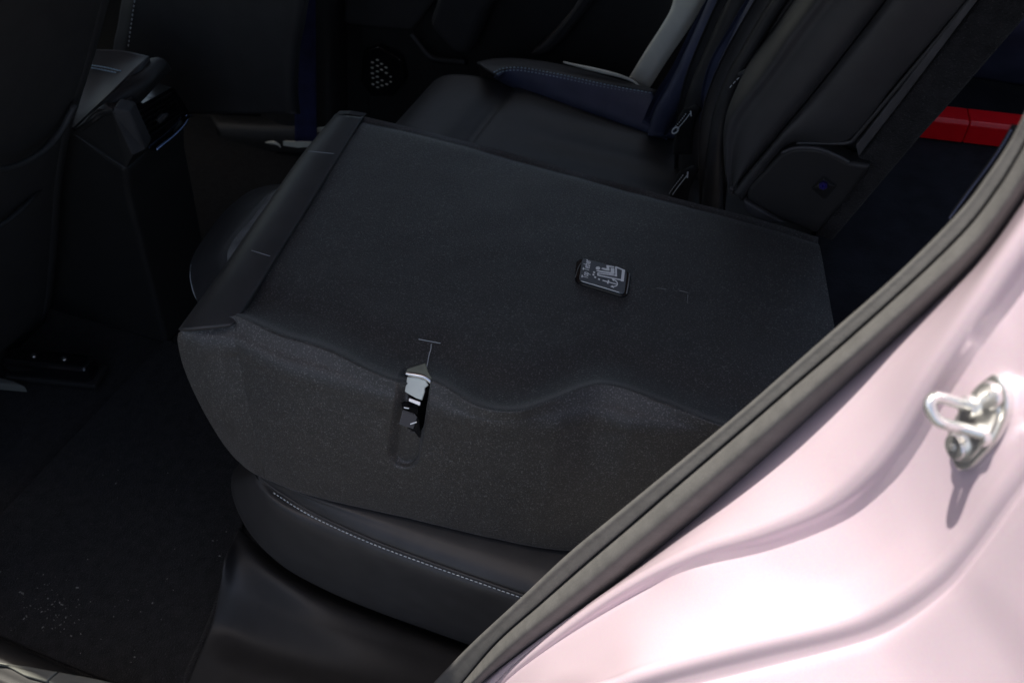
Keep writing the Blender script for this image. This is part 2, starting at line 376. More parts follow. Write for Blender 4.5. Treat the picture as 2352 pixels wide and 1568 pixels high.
def side(Np, Bp, t, bulge):
    d = Bp-Np; d.z = 0; L = d.length; d.normalize()
    S = Np+d*min(.030, L*.6)+Vector((0,0,-.030))                # end of the rounded shoulder
    if t < .3:
        w_ = t/.3; C_ = Np+d*min(.028, L*.55)+Vector((0,0,.0))
        p = Np*(1-w_)**2+C_*2*w_*(1-w_)+S*w_*w_
    else:
        w_ = (t-.3)/.7; p = S.lerp(Bp, w_)+d*.008*math.sin(math.pi*w_)
    return p+Vector((-bulge*math.sin(math.pi*min(1, t*1.05)), 0, 0))
def dent(p):
    u, v = px(p)
    def dseg(a, b):
        ax, ay = a; bx, by = b; dx, dy = bx-ax, by-ay
        t = max(0, min(1, ((u-ax)*dx+(v-ay)*dy)/(dx*dx+dy*dy))); return math.hypot(u-ax-t*dx, v-ay-t*dy)
    q = 0
    if 820 < u < 1080 and 780 < v < 1130:
        q = .014*smooth01((42-dseg((950,880), (928,1036)))/20)
        q += .05*smooth01((25-dseg((961,872), (945,962)))/7)
    return p+Vector((0,.62,-.78))*q
LEFT = catmull([H(u, v, z) for u, v, z in ((410,764,.505),(408,785,.490),(419,835,.455),(440,890,.420),(468,945,.382),(500,1001,.340),(534,1046,.300),(554,1064,BZ))], NS+1)
rows = []
for j in range(5):                                            # far flank of the panel
    rows.append([None]*NW+[F_[i]+Vector((0,.012*math.sin(j/4*math.pi/2)-.012, -.10*(1-j/4)**1.5-.006*(j == 3))) for i in range(NC)])
topv = []
for j in range(1, NT):
    t = j/NT
    t = 1-(1-t)**1.5
    r = []
    for i in range(NC):
        p = F_[i].lerp(N_[i], t); dd = (N_[i]-p).length
        z = .011*math.exp(-(dd/.014)**2) - .005*math.exp(-((dd-.05)/.03)**2) + .0022*noise.noise(p*7) + .0008*noise.noise(p*22)
        q = (p-F_[i]).length; z -= .006*math.exp(-(q/.012)**2)
        p = p+Vector((0,0,z)); r.append(dent(p))
    rows.append([None]*NW+r)
for j in range(NS+1):
    t = (j/NS)
    r = []
    for i in range(NW+NC):
        a, b, bl = (WT[i], WB[i], 0) if i < NW else (N_[i-NW], B_[i-NW], 0)
        p = side(a, b, t, bl)
        fade = min(1, i/NW)
        if i < NW: p = p+(LEFT[j]-side(WT[0], WB[0], t, 0))*(1-i/NW)**1.6
        p = p+Vector((0,0,.011*fade*max(0, 1-t*11)**1.5))
        p = p+Vector((0,-1,.4)).normalized()*(.0025*noise.noise(p*9)+.0008*noise.noise(p*25))*smooth01(t*6)
        r.append(dent(p))
    rows.append(r)
for j in (1, 2, 3):                                            # turned under at the bottom
    last = rows[-1]
    rows.append([p+Vector((.003,.012*j,-.005 if j == 1 else -.001)) for p in last])
idx = {}; V = []; F = []
for j, r in enumerate(rows):
    for i, p in enumerate(r):
        if p is not None: idx[j, i] = len(V); V.append(p)
for j in range(len(rows)-1):
    for i in range(NW+NC-1):
        q = [(j,i),(j,i+1),(j+1,i+1),(j+1,i)]
        if all(k in idx for k in q): F.append(tuple(idx[k] for k in q))
carpet = obj('carpet_cover', V, F, 'felt', back)
# leather along the top edge of the back
li = [(540,744),(600,650),(700,490),(780,360),(836,270)]
lo_ = [(411,757),(505,628),(605,484),(690,362),(772,262)]
lm = between(li, lo_, .5)
LR = [[H(u+4, v+1, .500) for u, v in li], [H(u+1, v, .514) for u, v in li], [H(u, v, .520) for u, v in between(li, lo_, .10)], [H(u, v, .5215) for u, v in lm],
      [H(u, v, .517) for u, v in between(li, lo_, .82)], [H(u, v, .502) for u, v in lo_], [H(u, v, .470)+Vector((.004,0,0)) for u, v in lo_], [H(u, v, .43)+Vector((.05,-.02,0)) for u, v in lo_]]
strip = thick(obj('leather_edge', *grid(loft(LR, 90, 60)), 'leather', back), .004, -1)
for (a, b) in (((578,575),(626,590)), ((706,347),(776,354))):
    pts = [H(a[0], a[1], .522), H(*lerp2(a, b, .5), .5262), H(b[0], b[1], .5185)]
    tube('seam', pts, .0006, 'seamgrey', strip, n=14, seg=6)
# far end of the strip
prism('end_cap', [H(836,268,.512), H(800,262,.521), H(772,262,.502), H(772,262,.44), H(836,268,.44)], (0,.01,0), 'leather', back)
# slits in the carpet
sl = [((962,779),(1011,788)), ((991,790),(979,852))]
for a, b in sl:
    pts = [H(*lerp2(a, b, k/6), .5145+.0005*random.random())+Vector((random.uniform(-.0005,.0005),0,0)) for k in range(7)]
    tube('frayed_slit', pts, .00045, 'thread', carpet, n=20, seg=5)
for a, b in (((1508,661),(1530,664)), ((1560,667),(1580,672)), ((1580,676),(1579,696))):
    pts = [H(*lerp2(a, b, k/6), .5165+.0006*random.random()) for k in range(7)]
    tube('frayed_slit', pts, .0004, 'mesh', carpet, n=16, seg=5)

# latch inside the slot
C6 = crop(920, 800, 4.354)
ln = Vector((0,-.62,.78)); lp = H(957,905,.512)-ln*.011
def LP(a, b, h=0): u, v = C6(a, b); return PL(u, v, lp+ln*h, ln)
lt = box('latch', LP(250,1000,-.03)-Vector((.01,0,.02)), LP(520,560,-.03)+Vector((.012,.02,.0)), 'gloss', back, label='seat back latch with pale metal hook inside the carpet slot')
BASE[lt] = BASE[back]
def lpoly(name, pts, h, th, m): return bev(prism(name, [LP(a, b, h) for a, b in pts], -ln*th, m, lt), .0006, 2)
lpoly('hook_plate', [(335,535),(440,540),(530,570),(560,620),(522,650),(520,690),(490,780),(430,760),(360,720),(310,690),(325,600)], .004, .003, 'plate')
lpoly('cover_sheet', [(330,450),(480,400),(530,385),(560,480),(610,560),(440,520),(330,500)], .008, .002, 'olive')
tube('latch_bar', [LP(325,500,.006), LP(430,515,.007), LP(530,540,.006), LP(612,600,.003)], .0030, 'chrome', lt, n=20, seg=12)
lpoly('slider', [(355,755),(480,800),(472,842),(350,792)], .002, .003, 'steel')
lpoly('release_block', [(290,875),(415,920),(445,960),(402,1090),(250,1040)], .002, .008, 'gloss')
lpoly('block_edge', [(288,885),(400,922),(396,938),(286,900)], .0035, .002, 'grey')
lpoly('white_mark', [(365,1030),(435,1008),(438,1022),(368,1044)], .0035, .001, 'white')
lpoly('block_glint', [(300,850),(360,862),(355,876),(298,866)], .003, .002, 'steel')  # small steel sliver modelled in place of a glint on the block

# tether cover with printed symbol
C2 = crop(1380, 600, 11.2)
ZT = .5195
def LB(a, b, dz=0): u, v = C2(a, b); return H(u, v, ZT+dz)
def rounded(pts, r, n=7):
    pts = [Vector(p) for p in pts]; out = []; k = len(pts)
    for i in range(k):
        p = pts[i]; a = (pts[i-1]-p); b = (pts[(i+1) % k]-p)
        A = p+a.normalized()*r; B = p+b.normalized()*r
        for q in range(n):
            t = q/(n-1); out.append(A*(1-t)**2+p*2*t*(1-t)+B*t*t)
    return out
q4 = [LB(455,300), LB(1790,690), LB(1690,1370), LB(380,970)]
fr = bev(prism('tether_cover', rounded([p+Vector((0,0,-.0028)) for p in [LB(370,290), LB(1870,700), LB(1760,1390), LB(300,960)]], .011), (0,0,-.006), 'gloss', back, label='small grey tether cover with a white child seat symbol'), .0012, 2)
BASE[fr] = BASE[back]
fc = bev(prism('cover_face', rounded([LB(520,335), LB(1755,690), LB(1668,1345), LB(425,965)], .008), (0,0,-.003), 'label', fr), .0012, 3)
rim = rounded([LB(505,325,.0002), LB(1770,685,.0002), LB(1680,1358,.0002), LB(412,975,.0002)], .008)
tube('cover_rim', even([LB(470,985,.0005), LB(700,1050,.0006), LB(1100,1165,.0006), LB(1560,1310,.0005)], 20), .0005, 'steel', fr, n=20, seg=6)
tube('frayed_edge', [LB(320,890,-.002), LB(370,740,-.002), LB(420,600,-.002), LB(475,500,-.002)], .0006, 'mesh', fr, n=20, seg=5)
tube('frayed_edge', [LB(1730,1330,-.002), LB(1765,1150,-.002), LB(1795,950,-.002), LB(1810,780,-.002)], .0009, 'mesh', fr, n=20, seg=5)
tc_ = bpy.data.curves.new('lettering', 'FONT'); tc_.body = 'Top Tether'; tc_.size = 1; tc_.extrude = 0; tc_.resolution_u = 3; tc_.offset = .025
to = bpy.data.objects.new('lettering_curve', tc_); COL.objects.link(to)
dg = bpy.context.evaluated_depsgraph_get(); tm = bpy.data.meshes.new_from_object(to.evaluated_get(dg))
xsx = [v.co.x for v in tm.vertices]; wd = max(xsx); capv = .70
tv = [LB(662+v.co.x/wd*88-v.co.y/capv*172, 930-v.co.x/wd*510-v.co.y/capv*48, .0006) for v in tm.vertices]
obj('lettering', tv, [tuple(p.vertices) for p in tm.polygons], 'white', fr, smooth=False)
bpy.data.objects.remove(to); bpy.data.meshes.remove(tm)
g = []
def poly(pts): g.append(([LB(a, b, .0006) for a, b in pts], [tuple(range(len(pts)))]))
def stroke(pts, w):
    for (a, b), (c, d) in zip(pts, pts[1:]):
        L = math.hypot(c-a, d-b); ex, ey = (c-a)/L*w*.5, (d-b)/L*w*.5
        nx, ny = -ey, ex
        poly([(a-ex*.6+nx, b-ey*.6+ny), (c+ex*.6+nx, d+ey*.6+ny), (c+ex*.6-nx, d+ey*.6-ny), (a-ex*.6-nx, b-ey*.6-ny)])
poly([(945+64*math.cos(k*.3142), 635+46*math.sin(k*.3142)) for k in range(20)])
poly([(1030,645),(1075,622),(1185,640),(1265,650),(1265,710),(1180,700),(1090,678)]); poly([(1175,550),(1255,560),(1265,700),(1185,660)]); poly([(1175,550),(1390,585),(1390,622),(1200,595)])
poly([(890,700),(960,690),(1300,742),(1400,750),(1400,795),(1340,805),(940,730)]); poly([(1292,622),(1395,640),(1402,790),(1295,770)])
stroke([(945,772),(1445,840)], 34); stroke([(1445,850),(1440,605)], 52); stroke([(1445,605),(1675,700)], 36)
stroke([(945,775),(942,828)], 34); stroke([(945,828),(1590,960)], 36); stroke([(1645,705),(1615,975)], 84)
for a, b in ((840,750),(822,815),(870,885),(975,942)): stroke([(a-12,b-6),(a+12,b+6)], 44)
stroke([(1080,975),(1450,1075)], 30); stroke([(1238,975),(1215,1055)], 42)
arc = catmull([Vector((a, b, 0)) for a, b in ((1370,960),(1430,985),(1472,1035),(1475,1090),(1440,1130),(1340,1148))], 16)
stroke([(p.x, p.y) for p in arc], 30)
poly([(1320,930),(1405,945),(1365,1000)]); poly([(1280,1147),(1345,1105),(1392,1190)])
# each piece a little above the last so that none share a plane
g2 = [([p+Vector((0,0,.000012*i)) for p in v], f) for i, (v, f) in enumerate(g)]
obj('child_seat_symbol', *multi(g2), 'white', fr, smooth=False)

# ------------------------------------------------------------------ cushion under the folded back
cu = thing('rear_seat_cushion', 'black leather rear seat cushion under the folded seat back', 'seat cushion', (-.4,.8,.15))
CZ = .272                                                    # height of the cushion's top at its side
seamL = [(600,1052),(592,1085),(612,1108),(645,1132),(720,1178),(850,1238),(1000,1295),(1200,1366),(1350,1420)]
tops = [(660,1050),(650,1085),(680,1115),(740,1138),(830,1163),(960,1198),(1100,1238),(1290,1288),(1420,1330)]
skM = [(575,1060),(550,1105),(582,1172),(640,1228),(740,1280),(860,1325),(1020,1375),(1190,1430),(1330,1480)]
skB = [(560,1062),(531,1118),(566,1212),(640,1292),(735,1348),(850,1398),(990,1449),(1130,1500),(1260,1560)]
CR = [[H(u, v, CZ)+Vector((0,.22,.0)) for u, v in tops], [H(u, v, CZ+.002)+Vector((0,.08,.0)) for u, v in tops], [H(u, v, CZ+.002) for u, v in tops], [H(u, v, CZ-.004) for u, v in between(tops, seamL, .55)], [H(u, v, CZ-.015) for u, v in between(tops, seamL, .9)],
      [H(u, v, CZ-.023) for u, v in between(tops, seamL, .985)]]
thick(obj('cushion_top', *grid(loft(CR, 90, 40)), 'leather', cu), .004)
def SD_(line, ds): return [D(u, v, d) for (u, v), d in zip(line, ds)]
SK = [[H(u, v, CZ-.024) for u, v in seamL], [H(u, v, CZ-.023) for u, v in between(seamL, skM, .05)], SD_(between(seamL, skM, .4), (.70,.628,.598,.583,.576,.572,.572,.574,.575)),
      SD_(skM, (.71,.640,.602,.583,.575,.571,.571,.572,.573)), SD_(between(skM, skB, .7), (.72,.652,.608,.587,.578,.574,.573,.573,.573)),
      SD_(skB, (.73,.66,.617,.598,.589,.585,.584,.584,.584)), [D(u, v-14, d) for (u, v), d in zip(skB, (.76,.70,.665,.645,.635,.635,.635,.635,.635))]]
thick(obj('side_skirt', *grid(loft(SK, 110, 50)), 'leather', cu), .004)
tube('piping', [H(u, v, CZ-.0215) for u, v in seamL], .0022, 'leather', cu, n=90, seg=10)
sp_ = [H(u, v, CZ-.0225) for u, v in between(seamL, skM, .10)]
stitches('stitching', even(sp_, 120)[16:], 'thread', cu, pitch=.0062, r=.00075, lift=Vector((0,-.0006,.0012)))
# front nose of the cushion (sticks out in front of the folded back)
prof = [(-.45,.285),(-.62,.29),(-.68,.282),(-.715,.262),(-.73,.23),(-.725,.18),(-.71,.12),(-.70,.06)]
nr = []
for y in (.665,.675,.69,.72,.80,.90,1.00,1.08,1.12):
    e = max(0, (.72-y)/.055); e2 = max(0, (y-1.05)/.07)
    nr.append([Vector((-.60+(x+.60)*(1-.55*e*e-.3*e2*e2) if x < -.60 else x, y, z-.03*e*e)) for x, z in prof])
nose = thick(obj('cushion_nose', *grid(loft(nr, 50, 70)), 'leather', cu), .004)
sil_h = [(478,735),(455,697),(437,640),(440,598),(470,545),(520,482),(572,441),(615,427),(660,422)]
mesh_h = [(535,690),(528,640),(522,603),(524,577),(543,544),(578,505),(602,472),(626,443),(662,424)]
HR = [[H(u, v, .25)+Vector((.09,0,0)) for u, v in sil_h], [H(u, v, .29)+Vector((.035,0,0)) for u, v in sil_h], [H(u, v, .325) for u, v in sil_h], [H(u, v, .352) for u, v in between(sil_h, mesh_h, .25)],
      [H(u, v, .378) for u, v in between(sil_h, mesh_h, .65)], [H(u, v, .388) for u, v in mesh_h], [H(u+60, v+10, .392) for u, v in mesh_h], [H(u+140, v+20, .385) for u, v in mesh_h], [H(u+180, v+30, .30) for u, v in mesh_h]]
hr = thick(obj('headrest', *grid(loft(HR, 60, 60)), 'leather', back, label='black headrest with grey mesh insert under the folded back'), .004)
BASE[hr] = BASE[back]
thick(obj('mesh_insert', *grid(loft([[H(u+1, v, .3915) for u, v in mesh_h[2:]], [H(u+35, v+8, .398) for u, v in mesh_h[2:]], [H(u+80, v+14, .398) for u, v in mesh_h[2:]]], 40, 12)), 'mesh', hr), .0015, 1)
tube('seam', [H(u+2, v, z) for (u, v), z in zip(((437,608),(435,635),(440,662),(447,682),(457,698)), (.335,.332,.330,.328,.328))], .0007, 'thread', hr, n=20, seg=6)
tube('seam', [H(u, v, .3925) for u, v in ((586,573),(592,575),(603,583))], .0006, 'thread', hr, n=8, seg=5)

# ------------------------------------------------------------------ trim below the cushion, sill, mat
t = thing('seat_base_trim', 'black moulded plastic trim between seat cushion and door sill', 'trim', (-.5,.48,-.12))
TR = [[D(u, v, d) for (u, v), d in zip([(548,1212),(590,1250),(640,1290),(735,1345),(850,1395),(990,1446),(1150,1505)], (.66,.645,.64,.635,.635,.635,.635))],
      [D(u, v, d) for (u, v), d in zip([(538,1235),(570,1275),(630,1320),(735,1375),(850,1420),(990,1470),(1150,1528)], (.635,.612,.597,.592,.59,.59,.59))],
      [D(u, v, d) for (u, v), d in zip([(515,1300),(545,1350),(620,1390),(720,1430),(840,1470),(980,1515),(1140,1570)], (.575,.567,.562,.556,.552,.552,.552))],
      [D(u, v, d) for (u, v), d in zip([(490,1420),(535,1450),(610,1485),(720,1520),(840,1550),(980,1590),(1120,1640)], (.528,.522,.514,.508,.503,.50,.50))],
      [D(u, v, d) for (u, v), d in zip([(455,1510),(510,1530),(590,1560),(700,1592),(820,1620),(960,1660),(1100,1710)], (.468,.461,.456,.45,.445,.44,.44))],
      [D(u, v, d) for (u, v), d in zip([(430,1572),(480,1610),(560,1650),(670,1690),(800,1720),(940,1760),(1080,1810)], (.43,.41,.40,.395,.39,.385,.38))],
      [D(u, v, d) for (u, v), d in zip([(420,1640),(470,1700),(550,1760),(660,1800),(790,1840),(930,1880),(1070,1930)], (.41,.38,.37,.365,.36,.355,.35))]]
thick(obj('moulding', *grid(loft(TR, 70, 60)), 'soft', t), .004)
ms = thing('floor_mat', 'black carpet floor mat in the rear footwell', 'floor mat', (-1.0,.6,FL))
mr_ = [(552,1225),(528,1320),(500,1405),(470,1480),(440,1545),(432,1585)]
me_ = [H(u, v, FL+.012) for u, v in mr_]
mo = [Vector((-.86,1.04,0)), Vector((-.83,.80,0)), *[Vector((p.x, p.y, 0)) for p in me_], Vector((-.80,.392,0)), Vector((-1.0,.388,0)), Vector((-1.18,.39,0)), Vector((-1.2,.55,0)), Vector((-1.2,1.04,0))]
bev(prism('pile', [p+Vector((0,0,FL+.004)) for p in mo], (0,0,.010), 'carpet', ms), .003, 2)
thick(obj('bound_edge', *grid([[p+Vector((k*.006-.010,0,.002*math.sin(k/3*3.14)+.0025)) for p in even(me_, 60)] for k in range(5)]), 'carpet', ms), .006)
g = []
for (u0, v0, su, sv, n) in ((130,1400,90,70,60), (60,1370,60,50,20), (400,1420,220,140,18), (330,1090,120,60,6), (480,1240,60,60,6), (250,1500,160,60,10)):
    for k in range(n):
        p = H(u0+random.gauss(0,su*.6), v0+random.gauss(0,sv*.6), FL+.0145)
        if p.y < .40 or p.x > -.78: continue
        r = random.uniform(.0003,.0007)*random.choice((.8,1,1,1.5)); a = random.uniform(0,3.1); e = Vector((math.cos(a),math.sin(a),0))*r*random.uniform(1,2.2)
        g.append(tube_geo([p-e, p+Vector((0,0,r*.3)), p+e], r, seg=5))
obj('dust_specks', *multi(g), 'dust', kind='stuff', label='pale dust and lint specks scattered on the floor mat')
t = thing('door_sill', 'black door sill with pale metal scuff plate at the doorway edge', 'door sill', (-.8,.35,-.2))
prs = [(.384,-.10),(.381,-.080),(.372,-.068),(.355,-.064),(.335,-.070),(.315,-.09),(.305,-.2)]
sx = [-1.3,-1.1,-.95,-.85,-.7,-.55,-.4,-.25]
thick(obj('sill_cover', *grid(loft([[Vector((x, y, z)) for x in sx] for y, z in prs], 40, 30)), 'plastic', t), .004)
SC7 = crop(0, 1060, 2.5622)
def plate(pts): return bev(prism('scuff_plate', [H(*SC7(a, b), -.055) for a, b in pts], (0,0,-.008), 'scuff', t), .002, 2)
plate([(-300,1400),(0,1437),(180,1460),(362,1494),(318,1530),(292,1556),(150,1515),(30,1450),(-300,1420)])
plate([(372,1495),(550,1528),(720,1565),(1000,1620),(1000,1680),(560,1640),(300,1560),(325,1532)])

# ------------------------------------------------------------------ upright seat back on the far side
ub = thing('upright_seat_back', 'black upright rear seat back with leather side and plastic hinge cover', 'seat back', (-.05,1.3,.45))
YS = 1.13
Lb = [(500,1190),(462,1000),(455,780),(500,650),(690,400),(830,190),(970,0),(1100,-190)]
Sm = [(505,1215),(575,1120),(690,985),(830,815),(1010,600),(1240,310),(1470,10),(1600,-170)]
Rb = [(565,1275),(700,1100),(800,975),(905,905),(1240,900),(1560,520),(2010,0),(2160,-180)]
def US(pts, y): return [D(*C3(a, b), y) for a, b in pts]
ufront = [[p+Vector((-.0,.25,.0)) for p in US(Lb, YS+.05)], US(Lb, YS+.03), US(between(Lb, Sm, .35), YS-.002), US(between(Lb, Sm, .8), YS-.012), US(between(Lb, Sm, .97), YS-.004), US(Sm, YS+.004)]
thick(obj('leather_bolster', *grid(loft(ufront, 70, 40)), 'leather', ub), .006)
uside = [US(Sm, YS+.004), US(between(Sm, Rb, .03), YS-.005), US(between(Sm, Rb, .18), YS-.013), US(between(Sm, Rb, .55), YS-.014), US(between(Sm, Rb, .9), YS-.006), US(between(Sm, Rb, .99), YS+.004), US(Rb, YS+.02)]
thick(obj('leather_side', *grid(loft(uside, 70, 44)), 'leather', ub), .006)
pp = [(910,908),(1080,908),(1235,905),(1300,850),(1560,540),(1800,255),(2010,0),(2160,-180)]
tube('piping', US(pp, YS-.002), .0026, 'leather', ub, n=80, seg=10)
# carpeted board: side edge and back
cb = [(1290,1010),(1300,1000),(1560,660),(2070,0),(2230,-200),(2640,-200),(2352,130),(1900,650),(1700,870),(1130,1540),(1030,1490)]
core = bev(prism('carpet_board', US(cb, YS), (0,.62,0), 'carpet', ub), .006, 3)
bev(prism('inner_board', US([(520,1220),(700,1000),(1000,960),(1290,980),(2010,-20),(2230,-200),(1300,-200),(1000,0),(700,400),(520,650)], YS+.03), (0,.55,0), 'leather', ub), .01, 3)
gs = [(1282,925),(1300,1000),(1560,665),(2062,0),(2220,-200),(2150,-200),(2005,0),(1530,610)]
bev(prism('grey_edge_strip', US(gs, YS-.006), (0,.02,0), 'grey', ub), .002, 2)
cv = [(585,1262),(600,1195),(815,968),(880,942),(960,934),(1060,946),(1150,980),(1245,1030),(1385,1052),(1240,1250),(1030,1490),(800,1395)]
cvp = US(cv, YS-.012)
cover = bev(prism('hinge_cover', cvp, (0,.03,0), 'plastic', ub, label='smooth black plastic hinge cover with a blue bolt'), .006, 4)
BASE[cover] = BASE[ub]
tube('cover_lip', US([(815,970),(880,944),(960,936),(1060,948),(1150,982),(1243,1030)], YS-.0125), .0024, 'grey', cover, n=30, seg=8)
lowc = [(570,1268),(580,1345),(640,1385),(730,1420),(845,1418),(700,1340)]
bev(prism('lower_flap', US(lowc, YS-.010), (0,.03,.0), 'grey', ub), .003, 2)
bs = [(1000,1195),(1080,1115),(1165,1180),(1090,1265)]; bi = [(1030,1185),(1080,1140),(1130,1175),(1085,1215)]
bo = US(bs, YS-.0125); bi_ = US(bi, YS-.019)
boss = bev(obj('bolt_boss', bo+bi_, [(4,5,6,7)]+[(i, (i+1) % 4, 4+(i+1) % 4, 4+i) for i in range(4)], 'plastic', cover, smooth=False), .0012, 2)
bc = US([(1081,1170)], YS-.019)[0]
disc('bolt', bc, Vector((0,-1,.1)), .0062, .005, 'purple', cover, seg=6)

# ------------------------------------------------------------------ far cushion with navy bolster
fcu = thing('rear_seat_cushion', 'black and navy leather rear seat cushion beside the far door', 'seat cushion', (-.5,1.4,.1))
CP = crop(800, 0, 2.6133)
def mainz(x, y):
    rib = .004*max(0, math.sin((y-1.13)*2*math.pi/.085))**.7 if -.62 < x < -.15 else 0
    return .300+rib
proff = [(.0,.305),(-.1,.302),(-.25,.300),(-.45,.302),(-.62,.308),(-.655,.300),(-.675,.304),(-.72,.312),(-.80,.300),(-.845,.265),(-.855,.21),(-.84,.12),(-.82,.03)]
fr_ = []
for y in [1.13+.0165*k for k in range(31)]:
    rib = .0014*math.sin((y-1.13)*2*math.pi/.08)
    fr_.append([Vector((x, y, z+(rib if -.62 < x < -.02 else 0))) for x, z in proff])
thick(obj('cushion_top', *grid(loft(fr_, 90, 90)), 'leather', fcu), .005)
blo = [(1075,485),(1150,530),(1300,583),(1500,650),(1700,718),(1900,785),(2190,890)]
bst = [(1090,478),(1130,455),(1210,446),(1300,455),(1500,493),(1800,556),(2080,603)]
bou = [(960,400),(1060,378),(1180,372),(1330,385),(1530,420),(1830,500),(2120,580)]
def FH(pts, z, dy=0): return [H(*CP(a, b), z)+Vector((0,dy,0)) for a, b in pts]
bl = thick(obj('navy_bolster', *grid(loft([FH(blo, .29), FH(between(blo, bst, .04), .305), FH(between(blo, bst, .5), .325), FH(between(blo, bst, .9), .340), FH(bst, .343)], 60, 30)), 'navy', fcu), .005)
thick(obj('outer_bolster', *grid(loft([FH(bst, .342), FH(between(bst, bou, .12), .346), FH(between(bst, bou, .55), .345), FH(bou, .335), [p+Vector((0,.02,-.04)) for p in FH(bou, .33)], [p+Vector((0,.03,-.18)) for p in FH(bou, .30)]], 60, 30)), 'leather', fcu), .005)
BASE[bl] = BASE[fcu]
stitches('stitching', FH(between(blo, bst, .955), .344), 'bluethread', bl, pitch=.0075, r=.0013, fill=.55)
stitches('stitching', FH(between(bst, bou, .16), .3485), 'bluethread', fcu, pitch=.0075, r=.0010, fill=.55)
tube('edge_highlight', [D(*CP(a, b), 1.665) for a, b in ((1515,398),(1600,420),(1750,455),(1880,488),(1960,520),(2000,550))], lambda s: .0015+.0025*math.sin(math.pi*s), 'pale', fcu, n=30, seg=8)  # pale tube stands in for the sunlit highlight along the seat edge

# ------------------------------------------------------------------ belts, buckles and the navy bolsters of the far back
def ribbon(name, c, wpx, y, m, parent=None, t_=.012, bulge=.01, **k):
    """thick padded strip following a centre line, width along the car"""
    L = []; n = len(c)
    rows_ = [[], [], [], [], []]
    for i, (a, b) in enumerate(c):
        w_ = wpx[i] if isinstance(wpx, list) else wpx
        for q, s in enumerate((-.5,-.35,0,.35,.5)):
            yy = y[i] if isinstance(y, list) else y
            rows_[q].append(D(*C3(a+w_*s, b), yy-(bulge*(1-(2*s)**4))))
    return thick(obj(name, *grid(loft(rows_, 30, 16)), m, parent, **k), t_)
fb = ub
ribbon('navy_bolster', [(520,-200),(420,60),(300,300),(190,520),(80,700),(20,860)], [190,200,180,165,150,120], 1.56, 'navy', fb, .05, .03)
ribbon('black_face', [(640,-200),(520,60),(410,300),(300,560),(250,800),(230,1100),(220,1350)], [150,160,150,150,150,150,150], 1.47, 'leather', fb, .05, .02)
ribbon('navy_panel', [(830,-200),(690,20),(560,250),(440,480),(400,700),(390,950)], [190,180,150,120,110,120], 1.40, 'navy', fb, .04, .02)
ribbon('black_side', [(960,-200),(790,20),(620,300),(520,480),(440,680),(400,900),(380,1150),(370,1400)], [110,120,110,110,100,100,130,150], 1.30, 'leather', fb, .04, .015)
t = thing('seat_belt_guide', 'small black belt guide tab on the seat back side', 'belt guide', D(*C3(600,450), 1.27))
tube('guide_loop', [D(*C3(a, b), 1.262) for a, b in ((545,478),(590,455),(640,440),(648,456),(600,475),(556,492))], .004, 'soft', t, n=30, seg=8)
stitches('stitching', [D(*C3(a, b), 1.255) for a, b in ((545,495),(510,530),(478,568))], 'thread', t, pitch=.007, r=.0007)
def buckle(pts_strap, tag, lab, y, wpx):
    b = thing('seat_belt_buckle', lab, 'seat belt', D(*C3(*pts_strap[-1]), y), 'belt straps at the middle of the rear seat')
    st = ribbon('strap', pts_strap, wpx, y, 'blackweb', b, .012, .01)
    BASE[st] = BASE[b]
    path = [D(*C3(a, c), y-.014) for a, c in tag]
    tube('tag_edge', path, .0007, 'thread', b, n=24, seg=6)
    stitches('tag_print', [p+Vector((-.006,-.001,-.001)) for p in path], 'thread', b, pitch=.0045, r=.0007, fill=.5)
    return b
b1 = buckle([(250,690),(215,760),(195,860),(185,980)], [(232,722),(200,765),(165,805),(150,822)], 'upper black belt strap with white stitched tag by the navy cushion', 1.36, 120)
tube('tag_ring', [D(*C3(140+18*math.cos(k*.63)-10*math.sin(k*.63), 828+20*math.sin(k*.63)), 1.345) for k in range(11)], .0012, 'thread', b1, n=24, seg=6)
tube('tag_end', [D(*C3(237,706), 1.346), D(*C3(241,738), 1.346)], .0012, 'thread', b1, n=4, seg=6)
b2 = buckle([(235,1075),(200,1140),(170,1220),(160,1330)], [(215,1112),(185,1150),(150,1195),(122,1235)], 'lower black belt strap with white stitched tag behind the folded back', 1.24, 120)
tube('tag_end', [D(*C3(219,1092), 1.226), D(*C3(216,1128), 1.226)], .0012, 'thread', b2, n=4, seg=6)

# ------------------------------------------------------------------ far door, pillar and belt
fd = thing('rear_door', 'dark far rear door panel with speaker grille and armrest', 'door', (-.7,1.78,-.05))
yd = 1.80
def FD(pts, y=yd): return [D(*CP(a, b), y) for a, b in pts]
bev(prism('lower_panel', [Vector((-1.12,yd+.02,-.08)), Vector((-.2,yd+.02,-.08)), Vector((-.2,yd+.02,.46)), Vector((-1.12,yd+.02,.46))], (0,.03,0), 'plastic', fd), .004)
bev(prism('upper_panel', FD([(110,-80),(740,-80),(700,0),(540,205),(250,178),(110,160)], yd-.012), (0,.03,0), 'soft', fd), .008, 3)
tube('armrest_edge', FD([(540,215),(590,280),(640,345),(690,378),(760,388),(890,398)], yd-.012), .009, 'plastic', fd, n=40, seg=10)
bev(prism('armrest', FD([(640,170),(720,-60),(1150,-60),(1020,80),(900,370),(800,350)], yd-.05), (0,.06,0), 'soft', fd), .02, 4)
bev(prism('door_pull', FD([(1280,365),(1420,240),(1560,80),(1640,-60),(1760,-60),(1690,30),(1520,250),(1400,365)], yd-.02), (0,.05,0), 'soft', fd), .015, 4)
gr = bev(prism('speaker_grille', FD([(230,330),(330,300),(470,380),(500,520),(420,620),(280,620),(215,520)], yd-.006), (0,.02,0), 'gloss', fd), .004)
BASE[gr] = BASE[fd]
